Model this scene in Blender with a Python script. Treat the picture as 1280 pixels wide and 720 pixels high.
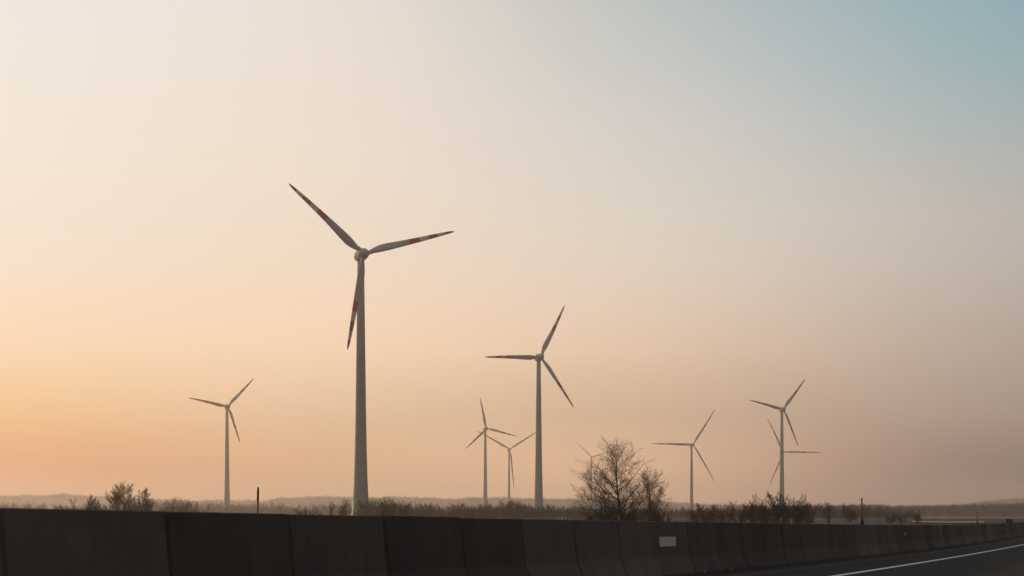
import bpy, math, random
import numpy as np
from mathutils import Vector, Matrix, Quaternion

sc = bpy.context.scene
for o in list(bpy.data.objects):
    bpy.data.objects.remove(o, do_unlink=True)
COL = sc.collection
R = math.radians

# ------------------------------------------------------------------ camera
F, CX, YH, EYE = 3140.0, 640.0, 663.0, 1.0      # focal length in photo pixels, horizon row, eye height
cam = bpy.data.cameras.new("camera")
cam.sensor_width = 36.0
cam.lens = 36.0 * F / 1280.0
cam.shift_y = (YH - 360.0) / 1280.0
cam.clip_start, cam.clip_end = 0.2, 40000.0
cam_o = bpy.data.objects.new("camera", cam)
cam_o.location = (0, 0, EYE)
cam_o.rotation_euler = (R(90), 0, 0)
COL.objects.link(cam_o)
sc.camera = cam_o

# ------------------------------------------------------------------ sky and sun
SUN_AZ, SUN_EL = R(-37), R(8.0)                 # left of the view, low
SUN = Vector((math.sin(SUN_AZ) * math.cos(SUN_EL), math.cos(SUN_AZ) * math.cos(SUN_EL), math.sin(SUN_EL)))

def lin(c):
    c = np.asarray(c, float) / 255.0
    return np.where(c <= 0.04045, c / 12.92, ((c + 0.055) / 1.055) ** 2.4)

# dusk sky: one row of colours per elevation (degrees), each against the angle from the sun (degrees)
SKY_G = [0, 14, 26, 32, 39, 48.5, 70, 110, 180]
SKY_E = [0.0, 1.2, 2.6, 4.2, 6.6, 9.3, 12.0, 30.0, 90.0]
SKY_C = [
    [(255, 205, 150), (250, 196, 140), (222, 170, 126), (210, 168, 131), (178, 146, 121), (142, 120, 106), (92, 78, 72), (70, 60, 57), (64, 58, 58)],
    [(255, 215, 160), (252, 206, 150), (230, 179, 134), (218, 176, 139), (193, 160, 132), (150, 130, 118), (98, 84, 78), (73, 63, 60), (66, 60, 60)],
    [(255, 228, 180), (254, 216, 166), (243, 196, 149), (231, 192, 155), (210, 178, 148), (167, 146, 132), (108, 96, 90), (76, 68, 66), (68, 63, 64)],
    [(255, 236, 200), (255, 228, 188), (251, 217, 181), (245, 212, 179), (227, 198, 171), (181, 164, 150), (116, 106, 100), (80, 74, 72), (70, 66, 68)],
    [(255, 242, 222), (255, 238, 214), (246, 226, 205), (240, 219, 197), (224, 209, 192), (190, 180, 170), (124, 118, 114), (84, 80, 80), (74, 70, 72)],
    [(255, 244, 228), (252, 240, 224), (243, 230, 214), (237, 223, 207), (213, 206, 198), (169, 180, 179), (124, 130, 132), (88, 88, 90), (76, 74, 78)],
    [(252, 242, 230), (250, 240, 228), (241, 231, 220), (233, 222, 210), (196, 198, 192), (151, 174, 180), (116, 130, 136), (92, 94, 98), (80, 80, 84)],
    [(226, 220, 214), (222, 217, 212), (208, 206, 202), (196, 196, 194), (172, 178, 180), (136, 154, 162), (124, 134, 140), (104, 106, 108), (88, 88, 92)],
    [(174, 169, 164)] * 9,
]
SKY_GAIN = np.ones((9, 9, 3))
SKY_GAIN[:] = np.array([0.973, 0.585, 0.4, 0.973, 0.585, 0.4, 0.973, 0.585, 0.4, 1.232, 1.01, 0.733, 2.105, 1.821, 1.58, 0.64, 0.589, 0.723, 1.0, 1.0, 1.0, 1.0, 1.0, 1.0, 1.0, 1.0, 1.0, 0.973, 0.585, 0.4, 0.973, 0.585, 0.4, 0.973, 0.585, 0.4, 1.232, 1.01, 0.733, 2.105, 1.821, 1.58, 0.64, 0.589, 0.723, 1.0, 1.0, 1.0, 1.0, 1.0, 1.0, 1.0, 1.0, 1.0, 1.062, 1.019, 0.895, 1.062, 1.019, 0.895, 1.062, 1.019, 0.895, 1.144, 1.141, 1.122, 1.212, 1.203, 1.184, 1.083, 1.109, 1.177, 1.0, 1.0, 1.0, 1.0, 1.0, 1.0, 1.0, 1.0, 1.0, 1.053, 1.089, 1.119, 1.053, 1.089, 1.119, 1.053, 1.089, 1.119, 1.145, 1.16, 1.193, 1.186, 1.195, 1.229, 1.082, 1.117, 1.159, 1.0, 1.0, 1.0, 1.0, 1.0, 1.0, 1.0, 1.0, 1.0, 1.007, 1.075, 1.154, 1.007, 1.075, 1.154, 1.007, 1.075, 1.154, 1.071, 1.115, 1.161, 1.103, 1.141, 1.178, 1.068, 1.095, 1.139, 1.0, 1.0, 1.0, 1.0, 1.0, 1.0, 1.0, 1.0, 1.0, 1.008, 1.057, 1.118, 1.008, 1.057, 1.118, 1.008, 1.057, 1.118, 1.055, 1.085, 1.122, 1.07, 1.102, 1.149, 0.96, 1.051, 1.096, 1.0, 1.0, 1.0, 1.0, 1.0, 1.0, 1.0, 1.0, 1.0, 0.989, 1.049, 1.115, 0.989, 1.049, 1.115, 0.989, 1.049, 1.115, 1.061, 1.086, 1.135, 1.0, 1.052, 1.1, 0.842, 1.004, 1.1, 1.0, 1.0, 1.0, 1.0, 1.0, 1.0, 1.0, 1.0, 1.0, 0.989, 1.049, 1.115, 0.989, 1.049, 1.115, 0.989, 1.049, 1.115, 1.061, 1.086, 1.135, 1.0, 1.052, 1.1, 0.842, 1.004, 1.1, 1.0, 1.0, 1.0, 1.0, 1.0, 1.0, 1.0, 1.0, 1.0, 1.0, 1.0, 1.0, 1.0, 1.0, 1.0, 1.0, 1.0, 1.0, 1.0, 1.0, 1.0, 1.0, 1.0, 1.0, 1.0, 1.0, 1.0, 1.0, 1.0, 1.0, 1.0, 1.0, 1.0, 1.0, 1.0, 1.0]).reshape(9, 9, 3)
SKY_L = lin(SKY_C) * SKY_GAIN

world = bpy.data.worlds.new("World")
sc.world = world
world.use_nodes = True
nt = world.node_tree
nt.nodes.clear()
N = nt.nodes.new
def link(a, b): nt.links.new(a, b)
tc = N("ShaderNodeTexCoord")
nrm = N("ShaderNodeVectorMath"); nrm.operation = 'NORMALIZE'; link(tc.outputs["Generated"], nrm.inputs[0])
dot = N("ShaderNodeVectorMath"); dot.operation = 'DOT_PRODUCT'; link(nrm.outputs[0], dot.inputs[0]); dot.inputs[1].default_value = SUN
acs = N("ShaderNodeMath"); acs.operation = 'ARCCOSINE'; acs.use_clamp = False; link(dot.outputs["Value"], acs.inputs[0])
gam = N("ShaderNodeMath"); gam.operation = 'DIVIDE'; link(acs.outputs[0], gam.inputs[0]); gam.inputs[1].default_value = math.pi
sep = N("ShaderNodeSeparateXYZ"); link(nrm.outputs[0], sep.inputs[0])
asn = N("ShaderNodeMath"); asn.operation = 'ARCSINE'; link(sep.outputs["Z"], asn.inputs[0])
elv = N("ShaderNodeMath"); elv.operation = 'MULTIPLY'; link(asn.outputs[0], elv.inputs[0]); elv.inputs[1].default_value = 180 / math.pi

def pchip(x, y, xi):
    x = np.asarray(x, float); y = np.asarray(y, float)
    h = np.diff(x); d = np.diff(y) / h
    m = np.zeros(len(x)); m[0], m[-1] = d[0], d[-1]
    for k in range(1, len(x) - 1):
        if d[k - 1] * d[k] > 0:
            w1, w2 = 2 * h[k] + h[k - 1], h[k] + 2 * h[k - 1]
            m[k] = (w1 + w2) / (w1 / d[k - 1] + w2 / d[k])
    k = np.clip(np.searchsorted(x, xi) - 1, 0, len(x) - 2)
    t = (xi - x[k]) / h[k]
    return ((2*t**3 - 3*t**2 + 1) * y[k] + (t**3 - 2*t**2 + t) * h[k] * m[k]
            + (-2*t**3 + 3*t**2) * y[k + 1] + (t**3 - t**2) * h[k] * m[k + 1])

g_st = np.array([0, 5, 10, 15, 18, 20, 22, 24, 26, 28, 30, 32, 34, 36, 38, 40, 42, 44, 46, 48, 51, 55, 60, 68, 80, 95, 110, 130, 180.0])
e_st = np.array([0, .5, 1, 1.5, 2, 2.6, 3.3, 4.1, 5, 6, 7, 8, 9.2, 10.5, 12, 15, 20, 30, 50, 90.0])
tabg = np.array([[pchip(SKY_G, SKY_L[r, :, c], g_st) for c in range(3)] for r in range(len(SKY_E))])      # rows, 3, g
tab = np.array([[pchip(SKY_E, tabg[:, c, k], e_st) for c in range(3)] for k in range(len(g_st))])          # g, 3, e
prev = None
for r, e in enumerate(e_st):
    cr = N("ShaderNodeValToRGB")
    el = cr.color_ramp.elements
    while len(el) > 1: el.remove(el[-1])
    for k, g in enumerate(g_st):
        it = el[0] if k == 0 else el.new(g / 180.0)
        it.position = g / 180.0
        v = np.maximum(tab[k, :, r], 0)
        it.color = (v[0], v[1], v[2], 1)
    link(gam.outputs[0], cr.inputs[0])
    if prev is None:
        prev = cr.outputs[0]
    else:
        mr = N("ShaderNodeMapRange"); mr.inputs[1].default_value = e_st[r - 1]; mr.inputs[2].default_value = e
        link(elv.outputs[0], mr.inputs[0])
        mx = N("ShaderNodeMix"); mx.data_type = 'RGBA'
        link(mr.outputs[0], mx.inputs[0]); link(prev, mx.inputs[6]); link(cr.outputs[0], mx.inputs[7])
        prev = mx.outputs[2]
bg1 = N("ShaderNodeBackground"); link(prev, bg1.inputs[0]); bg1.inputs[1].default_value = 0.93
sky = N("ShaderNodeTexSky"); sky.sky_type = 'NISHITA'; sky.sun_disc = False
sky.sun_elevation = SUN_EL; sky.sun_rotation = SUN_AZ; sky.dust_density = 4.0; sky.air_density = 1.5
bg2 = N("ShaderNodeBackground"); link(sky.outputs[0], bg2.inputs[0]); bg2.inputs[1].default_value = 0.006
ad = N("ShaderNodeAddShader"); link(bg1.outputs[0], ad.inputs[0]); link(bg2.outputs[0], ad.inputs[1])
wo = N("ShaderNodeOutputWorld"); link(ad.outputs[0], wo.inputs[0])
world.cycles.sampling_method = 'MANUAL'; world.cycles.sample_map_resolution = 1024

sun = bpy.data.lights.new("sun", 'SUN'); sun.energy = 2.0; sun.angle = R(1.5); sun.color = (1.0, 0.62, 0.34)
sun_o = bpy.data.objects.new("sun", sun); COL.objects.link(sun_o)
sun_o.rotation_euler = SUN.to_track_quat('Z', 'Y').to_euler()
sun_o.location = SUN * 300

vs = sc.view_settings
vs.view_transform, vs.look, vs.exposure, vs.gamma, vs.use_curve_mapping = 'Standard', 'None', 0.0, 1.0, False
sc.render.engine = 'CYCLES'
sc.cycles.use_denoising = True
sc.cycles.max_bounces = 5
sc.cycles.volume_bounces = 2
sc.cycles.diffuse_bounces = 3
sc.cycles.glossy_bounces = 2

# ------------------------------------------------------------------ helpers
def tag(o, label=None, cat=None, group=None, kind=None):
    if label: o["label"] = label
    if cat: o["category"] = cat
    if group: o["group"] = group
    if kind: o["kind"] = kind
    return o

def mesh_obj(name, verts, faces, mat, parent=None, smooth=False):
    me = bpy.data.meshes.new(name)
    verts = np.asarray(verts, np.float32)
    if isinstance(faces, np.ndarray):
        n, k = faces.shape
        me.vertices.add(len(verts)); me.vertices.foreach_set("co", verts.ravel())
        me.loops.add(n * k); me.loops.foreach_set("vertex_index", faces.astype(np.int32).ravel())
        me.polygons.add(n)
        me.polygons.foreach_set("loop_start", np.arange(0, n * k, k, dtype=np.int32))
        me.update(calc_edges=True)
    else:
        me.from_pydata([tuple(map(float, v)) for v in verts], [], faces); me.update()
    if smooth:
        me.polygons.foreach_set("use_smooth", np.ones(len(me.polygons), bool))
    me.materials.append(mat)
    return data_obj(name, me, parent)

def data_obj(name, me, parent=None):
    o = bpy.data.objects.new(name, me); COL.objects.link(o)
    if parent: o.parent = parent
    return o

def empty(name, loc):
    o = bpy.data.objects.new(name, None); o.location = loc; o.empty_display_size = 0.2
    COL.objects.link(o); return o

class MB:
    def __init__(s): s.v, s.f = [], []
    def add(s, v, f):
        b = len(s.v); s.v += [tuple(p) for p in v]; s.f += [tuple(b + i for i in q) for q in f]
    def box(s, lo, hi):
        x0, y0, z0 = lo; x1, y1, z1 = hi
        s.add([(x0,y0,z0),(x1,y0,z0),(x1,y1,z0),(x0,y1,z0),(x0,y0,z1),(x1,y0,z1),(x1,y1,z1),(x0,y1,z1)],
              [(0,3,2,1),(4,5,6,7),(0,1,5,4),(1,2,6,5),(2,3,7,6),(3,0,4,7)])
    def rings(s, rings, cap0=True, cap1=True, closed=True):
        n = len(rings[0]); b = len(s.v)
        for r in rings: s.v += [tuple(p) for p in r]
        for i in range(len(rings) - 1):
            for j in range(n if closed else n - 1):
                k = (j + 1) % n
                s.f.append((b+i*n+j, b+i*n+k, b+(i+1)*n+k, b+(i+1)*n+j))
        if cap0: s.f.append(tuple(b + j for j in reversed(range(n))))
        if cap1: s.f.append(tuple(b + (len(rings)-1)*n + j for j in range(n)))
    def lathe(s, prof, n=24, axis=None, origin=(0,0,0), cap0=True, cap1=True):
        axis = Vector(axis or (0,0,1)).normalized()
        q = Vector((0,0,1)).rotation_difference(axis); o = Vector(origin)
        s.rings([[o + q @ Vector((r*math.cos(2*math.pi*j/n), r*math.sin(2*math.pi*j/n), z)) for j in range(n)] for r, z in prof], cap0, cap1)
    def build(s, name, mat, parent=None, smooth=False):
        return mesh_obj(name, s.v, s.f, mat, parent, smooth)

def mat(name, col, rough=0.85, spec=0.2, noise=None, bump=None, vary=0.0, streak=None):
    """noise = (scale, colour, amount, detail); vary = brightness spread per object; streak = (colour, amount) vertical runs"""
    m = bpy.data.materials.new(name); m.use_nodes = True
    t = m.node_tree; b = t.nodes["Principled BSDF"]; n = t.nodes.new; L = t.links.new
    b.inputs["Roughness"].default_value = rough; b.inputs["Specular IOR Level"].default_value = spec
    b.inputs["Base Color"].default_value = (*col, 1)
    tcn = n("ShaderNodeTexCoord"); geo = n("ShaderNodeNewGeometry")
    rgb = n("ShaderNodeRGB"); rgb.outputs[0].default_value = (*col, 1); cur = rgb.outputs[0]
    def mixin(fac, c, amt, lo=0.35, hi=0.7):
        nonlocal cur
        mr = n("ShaderNodeMapRange"); mr.inputs[1].default_value = lo; mr.inputs[2].default_value = hi
        mr.inputs[4].default_value = amt; L(fac, mr.inputs[0])
        mx = n("ShaderNodeMix"); mx.data_type = 'RGBA'; L(mr.outputs[0], mx.inputs[0]); L(cur, mx.inputs[6]); mx.inputs[7].default_value = (*c, 1)
        cur = mx.outputs[2]
    if noise:
        for (scale, c, amt, det) in noise:
            ns = n("ShaderNodeTexNoise"); ns.inputs["Scale"].default_value = scale; ns.inputs["Detail"].default_value = det
            L(geo.outputs["Position"], ns.inputs["Vector"]); mixin(ns.outputs[0], c, amt)
    if streak:
        for (sx, sz, c, amt) in streak:
            mp = n("ShaderNodeMapping"); mp.inputs["Scale"].default_value = (sx, sx, sz); L(geo.outputs["Position"], mp.inputs[0])
            ns = n("ShaderNodeTexNoise"); ns.inputs["Scale"].default_value = 1.0; ns.inputs["Detail"].default_value = 5
            L(mp.outputs[0], ns.inputs["Vector"]); mixin(ns.outputs[0], c, amt, 0.45, 0.68)
    if vary:
        oi = n("ShaderNodeObjectInfo"); mr = n("ShaderNodeMapRange")
        mr.inputs[3].default_value = 1 - vary; mr.inputs[4].default_value = 1 + vary; L(oi.outputs["Random"], mr.inputs[0])
        hs = n("ShaderNodeHueSaturation"); L(mr.outputs[0], hs.inputs["Value"]); L(cur, hs.inputs["Color"]); cur = hs.outputs[0]
    L(cur, b.inputs["Base Color"])
    if bump:
        ns = n("ShaderNodeTexNoise"); ns.inputs["Scale"].default_value = bump[0]; ns.inputs["Detail"].default_value = 6
        L(geo.outputs["Position"], ns.inputs["Vector"])
        bp = n("ShaderNodeBump"); bp.inputs["Strength"].default_value = bump[1]; bp.inputs["Distance"].default_value = bump[2]
        L(ns.outputs[0], bp.inputs["Height"]); L(bp.outputs[0], b.inputs["Normal"])
    return m

M = dict(
    asphalt=mat("asphalt", (0.022, 0.020, 0.020), 0.95, 0.08, noise=[(0.35, (0.019, 0.018, 0.018), 0.8, 6), (60, (0.045, 0.042, 0.04), 0.5, 4)], bump=(90, 0.5, 0.01)),
    gutter=mat("gutter_concrete", (0.075, 0.066, 0.06), 0.95, 0.05, noise=[(0.8, (0.04, 0.036, 0.034), 0.8, 6), (12, (0.05, 0.04, 0.035), 0.6, 5)], bump=(40, 0.4, 0.01)),
    paint=mat("road_paint", (0.86, 0.83, 0.79), 0.7, 0.2, noise=[(3, (0.7, 0.67, 0.63), 0.5, 8), (25, (0.6, 0.57, 0.54), 0.4, 6)]),
    concrete=mat("barrier_concrete", (0.155, 0.122, 0.110), 0.95, 0.08,
                 noise=[(0.7, (0.085, 0.077, 0.075), 1.0, 6), (5, (0.13, 0.10, 0.09), 0.7, 6), (40, (0.2, 0.18, 0.17), 0.35, 4)],
                 streak=[(3, 0.4, (0.10, 0.088, 0.08), 0.5), (14, 1.1, (0.12, 0.098, 0.085), 0.3)], vary=0.32, bump=(14, 0.35, 0.02)),
    earth=mat("field_earth", (0.06, 0.046, 0.038), 0.95, 0.05, noise=[(0.004, (0.045, 0.036, 0.029), 0.9, 5), (0.03, (0.075, 0.058, 0.045), 0.6, 6), (0.5, (0.042, 0.033, 0.027), 0.5, 6)]),
    stubble=mat("stubble", (0.52, 0.32, 0.24), 0.95, 0.05, noise=[(0.008, (0.42, 0.26, 0.20), 0.8, 5), (0.08, (0.38, 0.25, 0.19), 0.5, 6)]),
    verge=mat("verge_grass", (0.10, 0.09, 0.05), 0.95, 0.05, noise=[(0.3, (0.07, 0.06, 0.035), 0.9, 6)]),
    bark=mat("bark", (0.050, 0.036, 0.030), 0.95, 0.05, noise=[(0.5, (0.035, 0.026, 0.022), 0.7, 4)]),
    twig=mat("twig", (0.052, 0.036, 0.031), 0.95, 0.05, vary=0.2),
    tower=mat("tower_paint", (0.50, 0.48, 0.45), 0.7, 0.15, noise=[(0.15, (0.44, 0.43, 0.40), 0.6, 5)], streak=[(1.2, 0.05, (0.43, 0.41, 0.38), 0.5)]),
    blade=mat("blade_paint", (0.58, 0.56, 0.53), 0.7, 0.15, noise=[(0.3, (0.50, 0.48, 0.46), 0.6, 5)]),
    red=mat("band_red", (0.62, 0.012, 0.014), 0.6, 0.1, noise=[(0.4, (0.54, 0.014, 0.016), 0.6, 5)]),
    band_white=mat("band_white", (0.86, 0.85, 0.83), 0.6, 0.15),
    green1=mat("tower_green", (0.27, 0.31, 0.13), 0.55, 0.3, noise=[(0.4, (0.24, 0.27, 0.12), 0.6, 5)]),
    green2=mat("tower_pale_green", (0.40, 0.43, 0.27), 0.55, 0.3),
    dark=mat("dark_plastic", (0.015, 0.015, 0.016), 0.6, 0.3),
    orange=mat("pole_orange", (0.80, 0.11, 0.03), 0.55, 0.3),
    orange2=mat("pole_dull_red", (0.33, 0.03, 0.02), 0.55, 0.3),
    plate=mat("plate_white", (0.90, 0.86, 0.84), 0.4, 0.4, noise=[(6, (0.8, 0.75, 0.72), 0.5, 5)]),
    stone=mat("pale_stone", (0.30, 0.27, 0.25), 0.9, 0.1),
    blue=mat("sign_blue", (0.01, 0.10, 0.32), 0.5, 0.3),
    steel=mat("galvanised_steel", (0.30, 0.30, 0.30), 0.5, 0.5),
)

def smooth(a, b, x):
    t = np.clip((np.asarray(x, float) - a) / (b - a), 0, 1); return t * t * (3 - 2 * t)

# ------------------------------------------------------------------ ground
RIDGE_D = 6600.0
RIDGE_X = [-400, -40, 20, 90, 150, 210, 330, 345, 450, 560, 640, 720, 830, 930, 1010, 1110, 1170, 1240, 1300, 1400, 1700]
RIDGE_Y = [621, 620, 620, 620, 622, 626, 627, 623, 622, 624, 623, 625, 629, 632, 634, 635, 633, 627, 623, 622, 620]
def ground_z(x, y):
    x = np.asarray(x, float); y = np.asarray(y, float)
    a = np.clip(y, 60, 223) - 60
    z = 1.9e-5 * a * a + 0.0062 * np.clip(y - 223, 0, 3000)
    far = smooth(350, 900, y)
    z = z + far * (0.8 * np.sin(x / 260.0 + 1.0) * np.sin(y / 310.0) + 0.5 * np.sin(x / 90.0 + y / 140.0))
    px = CX + F * x / np.maximum(y, 50)
    top = EYE + (YH - np.interp(px, RIDGE_X, RIDGE_Y)) / F * RIDGE_D
    hill = np.maximum(top - z - 4 + 2.2 * np.sin(px / 5.1) * np.sin(y / 150.0) + 1.5 * np.sin(px / 2.3 + y / 90.0), 0) * smooth(4200, RIDGE_D, y)
    hill = hill * (1 - 0.5 * smooth(7200, 9500, y))
    return z + hill

ys = np.concatenate([np.arange(-400, 0, 50), np.arange(0, 300, 5), np.arange(300, 900, 20), np.arange(900, 2800, 50), np.arange(2800, 4500, 100), np.arange(4500, 8800, 100), np.arange(8800, 10001, 200)]).astype(float)
us = np.concatenate([np.linspace(-1.05, -0.28, 12), np.linspace(-0.26, 0.26, 151), np.linspace(0.28, 1.05, 12)])
Y, U = np.meshgrid(ys, us, indexing='ij')
X = U * (Y + 450.0)
Z = ground_z(X, Y)
V = np.stack([X, Y, Z - 0.06], -1).reshape(-1, 3)
nu = len(us); ii, jj = np.meshgrid(np.arange(len(ys) - 1), np.arange(nu - 1), indexing='ij')
a = (ii * nu + jj).ravel()
tag(mesh_obj("ground", V, np.stack([a, a + 1, a + nu + 1, a + nu], 1), M['earth'], smooth=True), kind="structure")

# ------------------------------------------------------------------ motorway
UV = 776.0                                        # the carriageway runs towards this pixel, right of the centre
PH = math.atan(UV / F)
DIR = np.array([math.sin(PH), math.cos(PH)]); LEFT = np.array([-math.cos(PH), math.sin(PH)])
DT = 9.9                                          # from the camera to the barrier's top edge
def road(s, d, up=0.0):                           # s along the road, d to the left of the camera
    p = DIR * s + LEFT * d
    return (p[0], p[1], float(ground_z(p[0], p[1])) + up)

def strip(name, d0, d1, up, m, s0=-60.0, s1=520.0, step=5.0, nd=2):
    ss = np.arange(s0, s1 + .1, step); ds = np.linspace(d0, d1, nd); v = []
    for s in ss: v += [road(s, d, up) for d in ds]
    a = np.array([[i * nd + j, i * nd + j + 1, (i + 1) * nd + j + 1, (i + 1) * nd + j] for i in range(len(ss) - 1) for j in range(nd - 1)])
    return mesh_obj(name, v, a, m)
tag(strip("road", 24.0, -4.0, 0.0, M['asphalt']), kind="structure")
tag(strip("gutter", 8.75, 8.1, 0.005, M['gutter']), kind="structure")
tag(strip("verge", 40.0, 24.0, 0.02, M['verge']), kind="structure")
tag(strip("edge_line", 6.42, 6.22, 0.006, M['paint']), "long solid white edge line painted along the asphalt", "road marking", None, "structure")

# concrete barrier, segment by segment
H = 1.2
PROF = [(0.33, 0.0), (0.33, 0.055), (0.20, 0.40), (0.185, 0.46), (0.115, H - 0.012), (0.103, H)]
L = 3.985
def seg_mesh():
    mb = MB(); n = len(PROF)
    ring = [(w, z) for w, z in PROF] + [(-w, z) for w, z in reversed(PROF)]
    def at(s, inset): return [(s, math.copysign(max(abs(w) - inset, 0.01), w), max(z - (inset if z > 0.9 else 0), 0)) for w, z in ring]
    mb.rings([at(0.0, 0.05), at(0.02, 0.045), at(0.055, 0.0), at(L / 2, 0.0), at(L - 0.075, 0.0), at(L - 0.04, 0.045), at(L - 0.02, 0.05)])
    me = bpy.data.meshes.new("barrier_segment"); me.from_pydata(mb.v, [], mb.f); me.materials.append(M['concrete']); me.update()
    return me
rng = random.Random(7)
SEG = seg_mesh()
z207 = F * DT / (math.cos(PH) * 1209.0)
s207 = (z207 - DT * math.sin(PH)) / math.cos(PH)
AX = DT + 0.115                                    # centre line of the barrier
barrier = empty("concrete_barrier", road(s207, AX))
tag(barrier, "long dark concrete barrier of jointed segments running along the road", "barrier")
bar_inv = Matrix.Translation(-barrier.location)
segs = {}
for k in range(-5, 112):
    p0 = Vector(road(s207 + k * L, AX)); p1 = Vector(road(s207 + (k + 1) * L, AX))
    o = data_obj("barrier_segment", SEG, barrier)
    dz = (p1.z - p0.z) / L
    o.location = bar_inv @ (p0 + Vector((LEFT[0], LEFT[1], 0)) * rng.uniform(-.012, .012) + Vector((0, 0, rng.uniform(-.010, .006))))
    o.rotation_euler = (0, -math.atan(dz), math.pi / 2 - PH + rng.uniform(-.002, .002))
    segs[k] = o

def on_barrier(px):                               # distance along the road of the barrier's foot at a photo column
    z = F * DT / (math.cos(PH) * (CX + UV - px)); return (z - DT * math.sin(PH)) / math.cos(PH)
def face_plate(px, z, w, h, name, m):
    s = on_barrier(px); k = int((s - s207) // L); o = segs[k]; sl = s - s207 - k * L
    # the road-side face is local -Y of a segment
    yy = -(0.185 + (0.118 - 0.185) * (z - 0.46) / (H - 0.495)) - 0.004
    mb = MB(); mb.box((sl - w / 2, yy - 0.012, z - h / 2), (sl + w / 2, yy + 0.012, z + h / 2))
    return mb.build(name, m, o)
pl = face_plate(832, 0.76, 1.95, 0.21, "marker_plate", M['plate']); pl["label"] = "blank pale rectangular plate"
for px, z, w, h in [(1130, .80, .42, .11), (1215.5, .70, .30, .14), (1254, .80, .30, .14)]:
    face_plate(px, z, w, h, "reflector", M['plate'])

# ------------------------------------------------------------------ marker poles
def up_at(px, y, d): return Vector(((px - CX) / F * d, d, EYE + (YH - y) / F * d))
def lathe_part(name, prof, m, parent, n=10, lean=0.0):
    mb = MB(); mb.lathe(prof, n, axis=(lean, 0, 1)); return mb.build(name, m, parent, True)
# on the barrier's top
for px, hgt, lab in [(1077.5, 1.0, "taller orange marker pole on a black foot atop the concrete barrier"),
                     (1221.5, 0.78, "small distant orange marker pole atop the barrier near the blue sign")]:
    s = (F * AX / (math.cos(PH) * (CX + UV - px)) - AX * math.sin(PH)) / math.cos(PH)
    t = empty("marker_pole", Vector(road(s, AX)) + Vector((0, 0, H - 0.004)))
    lathe_part("foot", [(0.085, 0), (0.08, .08), (0.06, .11), (0.05, .22)], M['dark'], t)
    lathe_part("pole", [(0.030, .2), (0.029, hgt - 0.04), (0.026, hgt - 0.015), (0.012, hgt)], M['orange'], t, lean=-0.008)
    lathe_part("cap", [(0.032, hgt - 0.06), (0.032, hgt + 0.004), (0.012, hgt + 0.012)], M['dark'], t, lean=-0.008)
    tag(t, lab, "marker pole", "orange marker poles")
# standing in the verge across the road
b = up_at(320.5, 608.5, 58.0); gz = float(ground_z(b.x, b.y))
t = empty("snow_pole", (b.x, b.y, gz)); hp = b.z - gz
lathe_part("pole", [(0.024, 0), (0.022, hp * .85)], M['orange2'], t, lean=0.02)
lathe_part("pole_top", [(0.026, hp * .84), (0.024, hp - .05), (0.012, hp)], M['dark'], t, lean=0.02)
tag(t, "thin dark red snow pole with black top behind the barrier left of the largest turbine", "snow pole")

# blue road sign far along the road
p = up_at(1261.5, 648.6, 262.0); gz = float(ground_z(p.x, p.y))
t = empty("road_sign", (p.x, p.y, gz)); top = p.z - gz
mb = MB(); mb.box((-.36, -.02, top - .62), (.36, .02, top)); mb.build("sign_panel", M['blue'], t)
for sx in (-.25, .25):
    mb = MB(); mb.lathe([(0.03, 0), (0.03, top - .1)], 8, origin=(sx, .052, 0)); mb.build("post", M['steel'], t, True)
tag(t, "small blue rectangular sign beyond the far end of the barrier", "road sign")

# pale scraps at the foot of the barrier
for px, sz, lab in [(862, .045, "larger pale stone at the foot of the barrier below the white plate"), (896.5, .035, "small upright pale stone at the foot of the barrier right of the white plate")]:
    s = on_barrier(px) ; mb = MB(); q = random.Random(px)
    mb.rings([[(r * (1 + q.uniform(-.25, .25)) * math.cos(a * math.pi / 3.5), r * (1 + q.uniform(-.25, .25)) * math.sin(a * math.pi / 3.5) * .8, z) for a in range(7)]
              for r, z in [(sz * .8, 0), (sz * 1.1, sz * .5), (sz * .9, sz * 1.4), (sz * .4, sz * 1.9)]])
    o = mb.build("stone", M['stone'], None, False); o.location = Vector(road(s, DT - 0.34)) + Vector((0, 0, .004))
    tag(o, lab, "stone")

# ------------------------------------------------------------------ wind turbines
def airfoil(ch, th, n=12):
    pts = []
    for j in range(n):
        a = 2 * math.pi * j / n
        x = 0.5 - 0.5 * math.cos(a); y = th * math.sin(a) * (1.15 - 0.75 * x) * ch
        pts.append((x * ch, y))
    return pts
STN = [0.030, 0.06, 0.10, 0.15, 0.20, 0.27, 0.35, 0.43, 0.50, 0.61, 0.71, 0.81, 0.90, 0.95, 0.985, 1.0]
CHD = [1.45, 1.45, 1.75, 2.35, 2.70, 2.58, 2.32, 2.08, 1.90, 1.66, 1.43, 1.20, 0.96, 0.74, 0.42, 0.10]
THK = [0.50, 0.50, 0.40, 0.26, 0.21, 0.19, 0.17, 0.16, 0.15, 0.14, 0.13, 0.13, 0.12, 0.12, 0.12, 0.12]
TWS = [30, 30, 27, 22, 18, 14, 11, 8.5, 7, 5, 3.5, 2.5, 1.5, 1, 1, 1]
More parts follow.
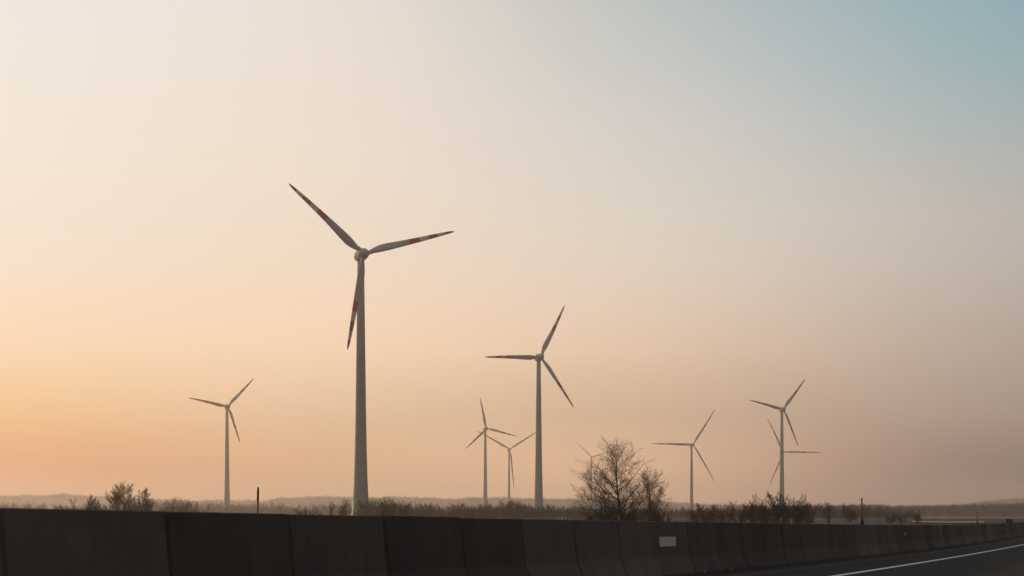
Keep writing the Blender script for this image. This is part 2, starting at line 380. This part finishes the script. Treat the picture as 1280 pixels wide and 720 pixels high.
def blade(parent, hub, tip, n, slim=1.0):
    """hub, tip: rotor centre and blade tip relative to the turbine's base; n: the rotor axis towards the wind"""
    b = tip - hub; RL = b.length; b.normalize(); n = (n - b * n.dot(b)).normalized(); c = n.cross(b)
    rings = []
    for t, ch, th, tw in zip(STN, CHD, THK, TWS):
        ch *= 1.12 * RL / 35.0 * slim; a = R(tw + 6); e = c * math.cos(a) - n * math.sin(a); g = n * math.cos(a) + c * math.sin(a)
        sweep = 0.012 * RL * math.sin(math.pi * t) 
        o = hub + b * (t * RL) + n * (0.5 * math.sin(math.pi * t)) - c * sweep * 0.6
        ax = 0.5 if t < 0.09 else 0.30
        rings.append([o + e * (x - ax * ch) + g * y for x, y in airfoil(ch, th)])
    i5, i61, i71, i81, i9 = (STN.index(v) for v in (0.50, 0.61, 0.71, 0.81, 0.90))
    mb = MB(); mb.rings(rings[:i5 + 1], True, False)
    bo = mb.build("blade", M['blade'], parent, True)
    for lo, hi, red in ((i5, i61, 1), (i61, i71, 0), (i71, i81, 1), (i81, i9, 0), (i9, len(STN) - 1, 1)):
        mb = MB(); mb.rings(rings[lo:hi + 1], False, hi == len(STN) - 1); mb.build("red_band" if red else "white_band", M['red' if red else 'band_white'], bo, True)

def rotor_fit(tips, n, scale):
    """least-squares phase and radius of three blades 120 degrees apart seen in the image; returns the tips in metres"""
    e1 = Vector((0, 0, 1)).cross(n).normalized(); e2 = n.cross(e1)
    best = None
    for k in range(360):
        ph = R(k / 3.0)
        D = [e1 * math.cos(ph + i * 2 * math.pi / 3) + e2 * math.sin(ph + i * 2 * math.pi / 3) for i in range(3)]
        for perm in ((0, 1, 2), (0, 2, 1)):
            P = [(D[i].x, D[i].z) for i in perm]
            num = sum(p[0] * t[0] + p[1] * t[1] for p, t in zip(P, tips)); den = sum(p[0]**2 + p[1]**2 for p in P)
            r = num / den; er = sum((r*p[0]-t[0])**2 + (r*p[1]-t[1])**2 for p, t in zip(P, tips))
            if best is None or (r > 0 and er < best[0]): best = (er, r, [D[i] for i in perm])
    er, r, D = best
    out = []
    for v, t in zip(D, tips):
        w = v * r; w = Vector((w.x + 0.8 * (t[0] - w.x), w.y, w.z + 0.8 * (t[1] - w.z)))
        out.append(w / scale)
    return r, out

def turbine(hub_px, tips, style, yaw, label, Rm=None):
    Rm = Rm or (35.0 if style == 'egg' else 45.0)
    n = Vector((math.sin(R(yaw)), -math.cos(R(yaw)), math.tan(R(5)))).normalized()
    elev = math.atan((YH - hub_px[1]) / F)
    rel = [(t[0] - hub_px[0], hub_px[1] - t[1]) for t in tips]
    r, _ = rotor_fit(rel, n, 1.0)
    d = F * Rm / r; scale = F / d
    _, tv = rotor_fit(rel, n, scale)
    hubw = up_at(hub_px[0], hub_px[1], d)
    over = 3.6 if style == 'egg' else 4.2
    bx, by = hubw.x - n.x * over, hubw.y - n.y * over
    gz = float(ground_z(bx, by)) - 0.3
    root = empty("wind_turbine", (bx, by, gz)); tag(root, label, "wind turbine", "wind turbines on the plain")
    hub = hubw - root.location; axis_c = hub - n * over; th = axis_c.z - (1.7 if style == 'egg' else 1.6)
    if style == 'egg':
        pf = [(3.7, 0), (3.25, .035), (2.85, .075), (2.5, .15), (2.18, .27), (1.92, .42), (1.70, .6), (1.45, .8), (1.2, 1.0)]
    else:
        pf = [(1.95, 0), (1.85, .1), (1.6, .35), (1.3, .7), (1.0, 1.0)]
    rad = lambda t: float(np.interp(t, [q[1] for q in pf], [q[0] for q in pf]))
    g1, g2 = (3.3, 6.6) if style == 'egg' else (0, 0)
    zs = sorted(set([g2] + [q[1] * th for q in pf if q[1] * th > g2 + .5]))
    mb = MB(); mb.lathe([(rad(z / th), z) for z in zs], 40, cap0=(g2 == 0)); tw = mb.build("tower", M['tower'], root, True)
    if g2:
        mb = MB(); mb.lathe([(rad(z / th), z) for z in (0, 1.1, 2.2, g1)], 40, cap1=False); mb.build("green_ring", M['green1'], tw, True)
        mb = MB(); mb.lathe([(rad(z / th), z) for z in (g1, 5, g2)], 40, cap0=False, cap1=False); mb.build("pale_green_ring", M['green2'], tw, True)
        for z in (th * .3, th * .55, th * .8):
            mb = MB(); mb.lathe([(rad(z / th) + .02, z - .09), (rad(z / th) + .035, z - .05), (rad(z / th) + .035, z + .05), (rad(z / th) + .02, z + .09)], 40); mb.build("flange", M['tower'], tw, True)
    if style == 'egg':
        prof = [(0.3, -4.6), (1.0, -4.2), (1.6, -3.4), (2.05, -2.0), (2.2, -.6), (2.2, .8), (2.1, 1.7)]
        mb = MB(); mb.lathe(prof, 28, axis=n, origin=axis_c); nac = mb.build("nacelle", M['blade'], root, True)
        prof = [(2.05, 1.75), (2.1, 2.6), (2.0, 3.7), (1.75, 4.7), (1.3, 5.5), (.7, 6.0), (.15, 6.2)]
        mb = MB(); mb.lathe(prof, 28, axis=n, origin=axis_c); mb.build("spinner", M['blade'], root, True)
        back = axis_c - n * 2.6 + Vector((0, 0, 2.0))
        mb = MB(); mb.box(tuple(back + Vector((-.35, -.35, 0))), tuple(back + Vector((.35, .35, .75)))); mb.lathe([(.06, 0), (.05, 1.9)], 8, origin=back); mb.build("wind_sensor", M['steel'], nac)
    else:
        e = Vector((0, 0, 1)).cross(n).normalized(); u = n.cross(e); rg = []
        for z, w, h in ((-5.0, 1.1, 1.0), (-4.6, 1.3, 1.25), (-2, 1.45, 1.45), (1.5, 1.4, 1.45), (2.4, 1.2, 1.25)):
            rg.append([axis_c + n * z + e * (w * sx) + u * (h * sy) for sx, sy in ((-1, -.75), (-.75, -1), (.75, -1), (1, -.75), (1, .75), (.75, 1), (-.75, 1), (-1, .75))])
        mb = MB(); mb.rings(rg); mb.build("nacelle", M['blade'], root)
        mb = MB(); mb.lathe([(1.15, 2.45), (1.3, 3.2), (1.25, 4.6), (.95, 5.3), (.35, 5.7)], 20, axis=n, origin=axis_c); mb.build("spinner", M['blade'], root, True)
    for v, tp in zip(tv, tips):
        v = up_at(tp[0], tp[1], hubw.y + v.y) - hubw
        blade(root, hub, hub + v, n, 1.0 if style == 'egg' else 0.62)
    return d

T = [
    ((454.5, 317), [(361, 229), (568, 289.5), (434, 437)], 'egg', 20, "largest and nearest wind turbine with red banded blades and green tower base"),
    ((676, 446), [(706, 382), (606, 446), (717, 509.5)], 'egg', 20, "second largest wind turbine, left of the big bare tree, one blade pointing level left"),
    ((285, 508), [(317.5, 473), (235.5, 497), (300, 553.5)], 'egg', 20, "hazy wind turbine farthest left, behind the thin dark snow pole"),
    ((608, 535.5), [(600, 497), (646, 545.5), (582, 561)], 'egg', 20, "distant wind turbine with one blade pointing up, just left of a fainter one"),
    ((979.5, 511.5), [(1006.5, 474), (937, 500), (997.5, 557.5)], 'egg', 20, "rightmost banded wind turbine rising from the dark brush clump"),
    ((637.6, 561.4), [(595.5, 538), (675, 537), (642.5, 611)], 'box', 20, "faint slim wind turbine with a blade hanging down, left of the second largest turbine"),
    ((866.5, 555.5), [(893.5, 512), (814, 554.5), (893.5, 602.5)], 'box', 20, "faint slim wind turbine standing alone right of the big bare tree"),
    ((979.5, 565), [(959, 522.5), (1026.5, 565.5), (962, 606)], 'box', 20, "faint wind turbine mostly hidden behind the rightmost tower, blade pointing level right"),
    ((740, 571.5), [(720.5, 553), (765, 563.5), (736, 597)], 'box', 20, "faintest wind turbine, half hidden behind the big bare tree's crown"),
]
for a in T:
    turbine(a[0], a[1], a[2], a[3], a[4], 45.0 if a[2] == 'box' else 35.0)

# ------------------------------------------------------------------ bare trees
class Tree:
    """grows branches as tapered segments: (p0, p1, r0, r1, level)"""
    def __init__(s, seed): s.q = random.Random(seed); s.seg = []
    def unit(s):
        while True:
            v = Vector((s.q.uniform(-1, 1), s.q.uniform(-1, 1), s.q.uniform(-1, 1)))
            if 0.05 < v.length < 1: return v.normalized()
    def grow(s, p, d, ln, r, lev, spec):
        n, wob, up, kids, t0, ang, ratio, rr, rmin = spec[lev]
        q = s.q; d = d.normalized(); pts = [p.copy()]; dirs = []
        for i in range(n):
            d = (d + s.unit() * wob + Vector((0, 0, up))).normalized()
            p = p + d * (ln / n); pts.append(p.copy()); dirs.append(d.copy())
        for i in range(n):
            ra = max(r * (1 - 0.8 * i / n), rmin); rb = max(r * (1 - 0.8 * (i + 1) / n), rmin * 0.7)
            s.seg.append((pts[i], pts[i + 1], ra, rb, lev))
        if lev + 1 >= len(spec): return
        for k in range(kids):
            t = t0 + (1 - t0) * (k + q.random()) / kids
            i = min(int(t * n), n - 1); f = t * n - i
            b = pts[i].lerp(pts[i + 1], f); dd = dirs[i]
            ax = dd.cross(s.unit()).normalized()
            a = R(ang[0] + (ang[1] - ang[0]) * t + q.uniform(-9, 9))
            cd = Quaternion(ax, a) @ dd
            l2 = ratio(t) * ln * q.uniform(.75, 1.2)
            s.grow(b, cd, l2, max(r * (1 - 0.8 * t) * rr, spec[lev + 1][8]), lev + 1, spec)
    def arrays(s, levels, sides=3):
        sg = [g for g in s.seg if g[4] in levels]
        n = len(sg)
        P0 = np.array([g[0] for g in sg]); P1 = np.array([g[1] for g in sg]); r0 = np.array([g[2] for g in sg]); r1 = np.array([g[3] for g in sg])
        D = P1 - P0; D /= np.linalg.norm(D, axis=1, keepdims=True)
        A = np.cross(D, np.where(np.abs(D[:, 2:3]) < .9, [[0, 0, 1.]], [[1., 0, 0]])); A /= np.linalg.norm(A, axis=1, keepdims=True)
        B = np.cross(D, A); V = np.zeros((n, 2 * sides, 3))
        for j in range(sides):
            c, w = math.cos(2 * math.pi * j / sides), math.sin(2 * math.pi * j / sides)
            V[:, j] = P0 + (A * c + B * w) * r0[:, None]; V[:, sides + j] = P1 + (A * c + B * w) * r1[:, None]
        base = (np.arange(n) * 2 * sides)[:, None]
        Fc = np.concatenate([base + np.array([j, (j + 1) % sides, sides + (j + 1) % sides, sides + j]) for j in range(sides)], 0)
        return V.reshape(-1, 3), Fc

def tree_thing(name, label, cat, loc, tr, trunk_lv, crown_lv, group=None, fit=None, fat=1.0):
    if fit:
        k = fit / max(g[1].z for g in tr.seg); kv = Vector((k * fat, k * fat, k)); tr.seg = [(Vector((a.x*kv.x, a.y*kv.y, a.z*kv.z)), Vector((b.x*kv.x, b.y*kv.y, b.z*kv.z)), c, e, l) for a, b, c, e, l in tr.seg]
    root = empty(name, loc)
    v, f = tr.arrays(trunk_lv, 6); mesh_obj("trunk", v, f, M['bark'], root, True)
    v, f = tr.arrays(crown_lv, 3); mesh_obj("crown", v, f, M['twig'], root)
    return tag(root, label, cat, group)

def ground_at(px, d):
    x = (px - CX) / F * d; return Vector((x, d, float(ground_z(x, d))))

# spec per level: segments, wobble, upward pull, children, first child at, angle (low, top), child length ratio(t), radius ratio, least radius
def hero_spec(tw=0.0075, k0=42, spread=(58, 26)):
    return [(9, .06, .02, k0, .04, spread, lambda t: .68 - .42 * t, .50, .02),
            (7, .08, .045, 9, .16, (42, 34), lambda t: .50 - .24 * t, .55, .013),
            (4, .12, .04, 6, .12, (44, 36), lambda t: .60 - .26 * t, .6, tw),
            (3, .16, .04, 0, 0, (0, 0), None, .6, tw)]
d = 232.0
g = ground_at(777, d); tr = Tree(11)
hh = EYE + (YH - 543) / F * d - g.z
tr.grow(Vector((0, 0, -.1)), Vector((-.02, 0, 1)), hh * 0.84, .15, 0, hero_spec())
for k, (ax, ay, fr) in enumerate([(-.50, .2, .66), (.42, -.2, .64), (-.15, .6, .7), (-.85, -.2, .52), (.25, -.5, .55)]):
    tr.grow(Vector((ax * .2, ay * .2, 0)), Vector((ax, ay, 1)), hh * fr, .06, 0, hero_spec(k0=9, spread=(44, 30)))
tree_thing("bare_tree", "big bare leafless tree with spreading twiggy crown right of the second turbine", "tree", g, tr, (0, 1), (2, 3), "bare trees", hh, 1.42)
d = 240.0
g = ground_at(811, d); tr = Tree(23)
hh = EYE + (YH - 587) / F * d - g.z
sp = hero_spec(); sp[0] = (8, .08, .02, 18, .05, (42, 24), lambda t: .62 - .42 * t, .5, .02)
tr.grow(Vector((0, 0, -.1)), Vector((.10, 0, 1)), hh, .085, 0, sp)
tr.grow(Vector((.3, .2, -.1)), Vector((.17, .1, 1)), hh * .80, .06, 0, sp)
tree_thing("bare_tree", "smaller bare tree crowding the right side of the big one", "tree", g, tr, (0, 1), (2, 3), "bare trees", hh, 1.15)

# the pair at the left
d = 430.0
g = ground_at(147.5, d); tr = Tree(5); hh = EYE + (YH - 599.5) / F * d - g.z
tr.grow(Vector((0, 0, -.1)), Vector((-.03, 0, 1)), hh * .46, .20, 0,
        [(5, .04, 0, 15, .64, (62, 20), lambda t: 1.12, .62, .03), (6, .09, .06, 12, .2, (40, 28), lambda t: .40 - .15 * t, .55, .022),
         (4, .16, .05, 6, .15, (40, 30), lambda t: .5 - .2 * t, .6, .020), (3, .2, .05, 0, 0, (0, 0), None, .6, .018)])
tree_thing("bare_tree", "bare tree with clear trunk and rounded crown, left one of the pair at the left", "tree", g, tr, (0, 1), (2, 3), "bare trees", hh, 1.35)
g = ground_at(168, d + 8); tr = Tree(8); hh = EYE + (YH - 601) / F * d - g.z
sp = [(8, .07, .02, 30, .10, (50, 26), lambda t: .50 - .26 * t, .5, .03), (5, .12, .06, 9, .18, (38, 28), lambda t: .46 - .26 * t, .55, .02),
      (4, .16, .05, 5, .15, (36, 28), lambda t: .48 - .22 * t, .6, .020), (3, .18, .05, 0, 0, (0, 0), None, .6, .018)]
tr.grow(Vector((-.6, 0, -.1)), Vector((-.02, 0, 1)), hh, .14, 0, sp)
tr.grow(Vector((.8, .4, -.1)), Vector((.08, 0, 1)), hh * .90, .1, 0, sp)
tr.grow(Vector((1.2, -.4, -.1)), Vector((.24, 0, 1)), hh * .62, .08, 0, sp)
tr.grow(Vector((-.7, -.4, -.1)), Vector((-.10, .1, 1)), hh * .62, .08, 0, sp)
tree_thing("bare_tree", "bushier bare tree, right one of the pair at the left", "tree", g, tr, (0, 1), (2, 3), "bare trees", hh, 1.3)

# ---- shrubs: a few shapes, unit height, copied
def shrub_proto(seed, stems, width, tw):
    tr = Tree(seed); q = random.Random(seed)
    spec = [(5, .14, .04, 11, .12, (44, 28), lambda t: .52 - .30 * t, .55, tw * 1.3), (4, .18, .06, 6, .15, (40, 30), lambda t: .5 - .22 * t, .6, tw), (3, .2, .05, 3, .2, (38, 30), lambda t: .6, .6, tw), (2, .2, .04, 0, 0, (0, 0), None, .6, tw)]
    for k in range(stems):
        a = q.uniform(0, 2 * math.pi); l = q.uniform(.6, 1.0); w = q.uniform(.15, 1) * width
        tr.grow(Vector((math.cos(a) * .10 * width, math.sin(a) * .10 * width, 0)), Vector((math.cos(a) * w, math.sin(a) * w, 1)), l, .016, 0, spec)
    zmax = max(g[1].z for g in tr.seg)
    tr.seg = [(a / zmax, b / zmax, c / zmax, e / zmax, l) for a, b, c, e, l in tr.seg]
    out = []
    for nm, lv, sd, m in (("trunk", (0, 1), 4, M['bark']), ("crown", (2, 3), 3, M['twig'])):
        v, f = tr.arrays(lv, sd); me = bpy.data.meshes.new(nm)
        me.from_pydata([tuple(p) for p in v], [], [tuple(int(i) for i in q) for q in f]); me.materials.append(m); me.update(); out.append((nm, me))
    wid = max(abs(g[1].x) for g in tr.seg)
    return out, wid
PRO = [shrub_proto(31, 6, .55, .0036), shrub_proto(32, 9, .75, .0036), shrub_proto(33, 4, .30, .0038), shrub_proto(34, 11, .95, .0034), shrub_proto(35, 5, .42, .0036)]
def shrub(px, ty, wpx, d, kind, label, q=random.Random(3)):
    g = ground_at(px, d); hh = EYE + (YH - ty) / F * d - g.z; w = wpx * (1.35 if d < 470 and px > 850 else 1.1) / F * d / 2
    me, wid = PRO[kind]; root = empty("bare_shrub", g - Vector((0, 0, .05)))
    rz = q.uniform(0, 6.28)
    for nm, m in me:
        o = data_obj(nm, m, root); o.rotation_euler = (0, 0, rz); o.scale = (w / wid * 1.1, w / wid * 1.1, hh)
    tag(root, label, "shrub", "bare shrubs beyond the barrier")
SH = [
    (742, 632, 34, 236, 1, "dense low shrub under the left side of the big bare tree"),
    (763, 628, 30, 244, 0, "dense low shrub left of the big bare tree's trunk"),
    (793, 627, 34, 243, 1, "dense low shrub between the trunks of the big bare tree and the smaller one"),
    (826, 626, 30, 238, 1, "dense low shrub at the right foot of the smaller bare tree"),
    (84, 628, 24, 470, 3, "low bare shrub at the left end of the clump left of the paired trees"),
    (103, 622, 34, 480, 1, "wide bare shrub in the middle of the clump left of the paired trees"),
    (119, 616.5, 24, 476, 4, "tall bare shrub nearest the paired trees in the clump on their left"),
    (134, 629, 22, 474, 3, "low bare shrub at the foot of the clear-trunked tree"),
    (178, 622, 26, 455, 3, "broad bare shrub against the right foot of the paired trees"),
    (205, 627, 30, 760, 1, "hazy bare shrub a little right of the paired trees"),
    (228, 625, 36, 780, 3, "wide hazy bare shrub between the paired trees and the left turbine"),
    (250, 629, 24, 770, 1, "hazy bare shrub just left of the leftmost turbine's base"),
    (384, 634, 34, 520, 3, "low dark shrub between the snow pole and the largest turbine"),
    (414, 624.5, 9, 640, 2, "thin upright sapling left of the largest turbine"),
    (432, 621, 20, 620, 0, "bare shrub touching the left edge of the largest tower"),
    (478, 620, 18, 560, 0, "tall bare shrub just right of the largest tower"),
    (489, 623, 18, 575, 4, "second bare shrub right of the largest tower"),
    (506, 627, 16, 585, 0, "third bare shrub right of the largest tower"),
    (868, 634, 16, 430, 3, "low bare shrub under the lone slim turbine"),
    (883, 628, 30, 420, 1, "rounded bare shrub right of the lone slim turbine"),
    (905, 632, 20, 430, 3, "low bare shrub between two rounded ones right of the lone slim turbine"),
    (925, 624.5, 28, 410, 1, "rounded dark shrub left of the dark brush clump"),
    (945, 625, 24, 345, 3, "low dark shrub at the left edge of the dark brush clump"),
    (960, 616, 32, 335, 1, "spreading dark shrub in the dark brush clump left of the tower"),
    (975, 611, 40, 330, 0, "tallest dark shrub in front of the rightmost tower"),
    (992, 616, 28, 338, 1, "dark shrub right of the rightmost tower"),
    (1006, 624, 24, 345, 3, "low dark shrub at the right edge of the dark brush clump"),
    (1036, 625, 16, 560, 0, "upright bare shrub midway between the brush clump and the orange pole"),
    (1062, 630, 26, 600, 1, "hazy bare shrub just left of the taller orange pole"),
    (1114, 641, 18, 520, 3, "small dark shrub right of the taller orange pole"),
    (1127, 643, 12, 530, 3, "tiny dark shrub, middle one right of the taller orange pole"),
    (1147, 641, 12, 540, 0, "small upright shrub at the left end of the pale field"),
]
for a in SH: shrub(*a)

# ---- thickets and woods that read as one mass
def wood_proto(seed, nb, width, r):
    q = random.Random(seed); tr = Tree(seed)
    spec = [(3, .08, .02, nb, .12, (50, 38), lambda t: .46 - .22 * t, .6, r), (2, .16, .06, 5, .15, (36, 26), lambda t: .55, .6, r * .85), (2, .18, .04, 0, 0, (0, 0), None, .6, r * .8)]
    for k in range(3):
        a = q.uniform(0, 6.28); w = q.uniform(0, width)
        tr.grow(Vector((math.cos(a) * .06, math.sin(a) * .06, 0)), Vector((math.cos(a) * w, math.sin(a) * w, 1)), q.uniform(.7, 1), .02, 0, spec)
    zmax = max(g[1].z for g in tr.seg)
    v, f = tr.arrays((0, 1, 2), 3); return v / zmax, f
WPF = [wood_proto(s, 8, .3, .010) for s in (41, 42, 43)]
WPN = [wood_proto(s, 11, .28, .0062) for s in (51, 52, 53, 54)]
def wood(name, label, n, x0, x1, d0, d1, tops, protos, seed, wide=1.0, jit=.26, sink=.1):
    """n trees between photo columns x0..x1 and distances d0..d1; tops = rows of the tree tops, read off the photo"""
    q = np.random.RandomState(seed); VV, FF, b = [], [], 0
    for k in range(n):
        px = x0 + (x1 - x0) * (k + q.rand()) / n; d = q.uniform(d0, d1); g = ground_at(px, d)
        ty = np.interp(px, [t[0] for t in tops], [t[1] for t in tops])
        h = max((EYE + (YH - ty) / F * d - g.z + sink), 2.5) * (1 - jit * 1.4 + jit * 2 * q.rand() ** 1.3)
        v, f = protos[q.randint(len(protos))]; a = q.rand() * 6.28; w = h * wide * q.uniform(.75, 1.25)
        c, s = math.cos(a), math.sin(a)
        VV.append(np.stack([(v[:, 0] * c - v[:, 1] * s) * w + g.x, (v[:, 0] * s + v[:, 1] * c) * w + g.y, v[:, 2] * h + g.z - sink], 1)); FF.append(f + b); b += len(v)
    o = mesh_obj(name, np.concatenate(VV), np.concatenate(FF), M['twig'])
    return tag(o, label, "woodland", None, "stuff")
wood("thicket", "dense belt of bare young trees between the largest tower and the big bare tree", 330, 452, 745, 800, 1000,
     [(452, 626), (480, 622), (500, 626), (520, 629), (560, 630), (600, 629), (640, 625), (665, 631), (700, 631), (745, 632)], WPN, 1)
wood("thicket", "hazy belt of bare brush along the left of the plain", 420, -60, 460, 1900, 2600,
     [(-60, 629), (40, 628), (80, 632), (190, 626), (215, 623), (240, 627), (300, 628), (345, 628), (400, 630), (460, 629)], WPN, 2, 1.2)
wood("thicket", "grey brown belt of bare brush behind the dark clump on the right", 330, 740, 1150, 900, 1250,
     [(740, 632), (830, 634), (870, 633), (930, 630), (1000, 629), (1050, 630), (1100, 632), (1150, 637)], WPN, 3, 1.2)
wood("woodland", "dark wood along the rising land at the far right", 320, 1020, 1330, 2000, 2350,
     [(1020, 631), (1080, 630), (1120, 631), (1160, 631), (1200, 630), (1240, 629), (1280, 628), (1330, 628)], WPF, 4, 1.6, .10)
wood("woodland", "faint line of trees along the ridge at the horizon", 900, -60, 1340, 5900, 6600,
     [(x, y - 2.5 + .7 * math.sin(x / 17.0) + .5 * math.sin(x / 7.3)) for x, y in zip(np.arange(-60, 1345, 4.0), np.interp(np.arange(-60, 1345, 4.0), RIDGE_X, RIDGE_Y))], WPF, 5, 1.9, .10, 9.0)

# pale stubble field at the right
def field(name, x0, x1, d0, d1, up, m):
    v = []; dd = np.linspace(d0, d1, 24); xx = np.linspace(x0, x1, 24)
    for d in dd:
        for x in xx:
            g = ground_at(x, d + 60 * math.sin(x / 40.0)); v.append((g.x, g.y, g.z + up))
    f = np.array([[i * 24 + j, i * 24 + j + 1, (i + 1) * 24 + j + 1, (i + 1) * 24 + j] for i in range(23) for j in range(23)])
    return tag(mesh_obj(name, v, f, m, smooth=True), kind="structure")
field("stubble_field", 1150, 1420, 1050, 1750, .25, M['stubble'])
field("stubble_field", 1140, 1230, 560, 640, .25, M['stubble'])

# ------------------------------------------------------------------ haze
mb = MB(); mb.box((-11500, -450, -2), (11500, 10100, 172))
hz = bpy.data.materials.new("haze_air"); hz.use_nodes = True; t = hz.node_tree; t.nodes.clear()
pv = t.nodes.new("ShaderNodeVolumePrincipled"); ou = t.nodes.new("ShaderNodeOutputMaterial"); t.links.new(pv.outputs[0], ou.inputs["Volume"])
pv.inputs["Color"].default_value = (0.84, 0.79, 0.75, 1); pv.inputs["Density"].default_value = 1.4e-4; pv.inputs["Anisotropy"].default_value = 0.65
tag(mb.build("haze", hz), "thin evening haze over the whole plain", "haze", None, "stuff")
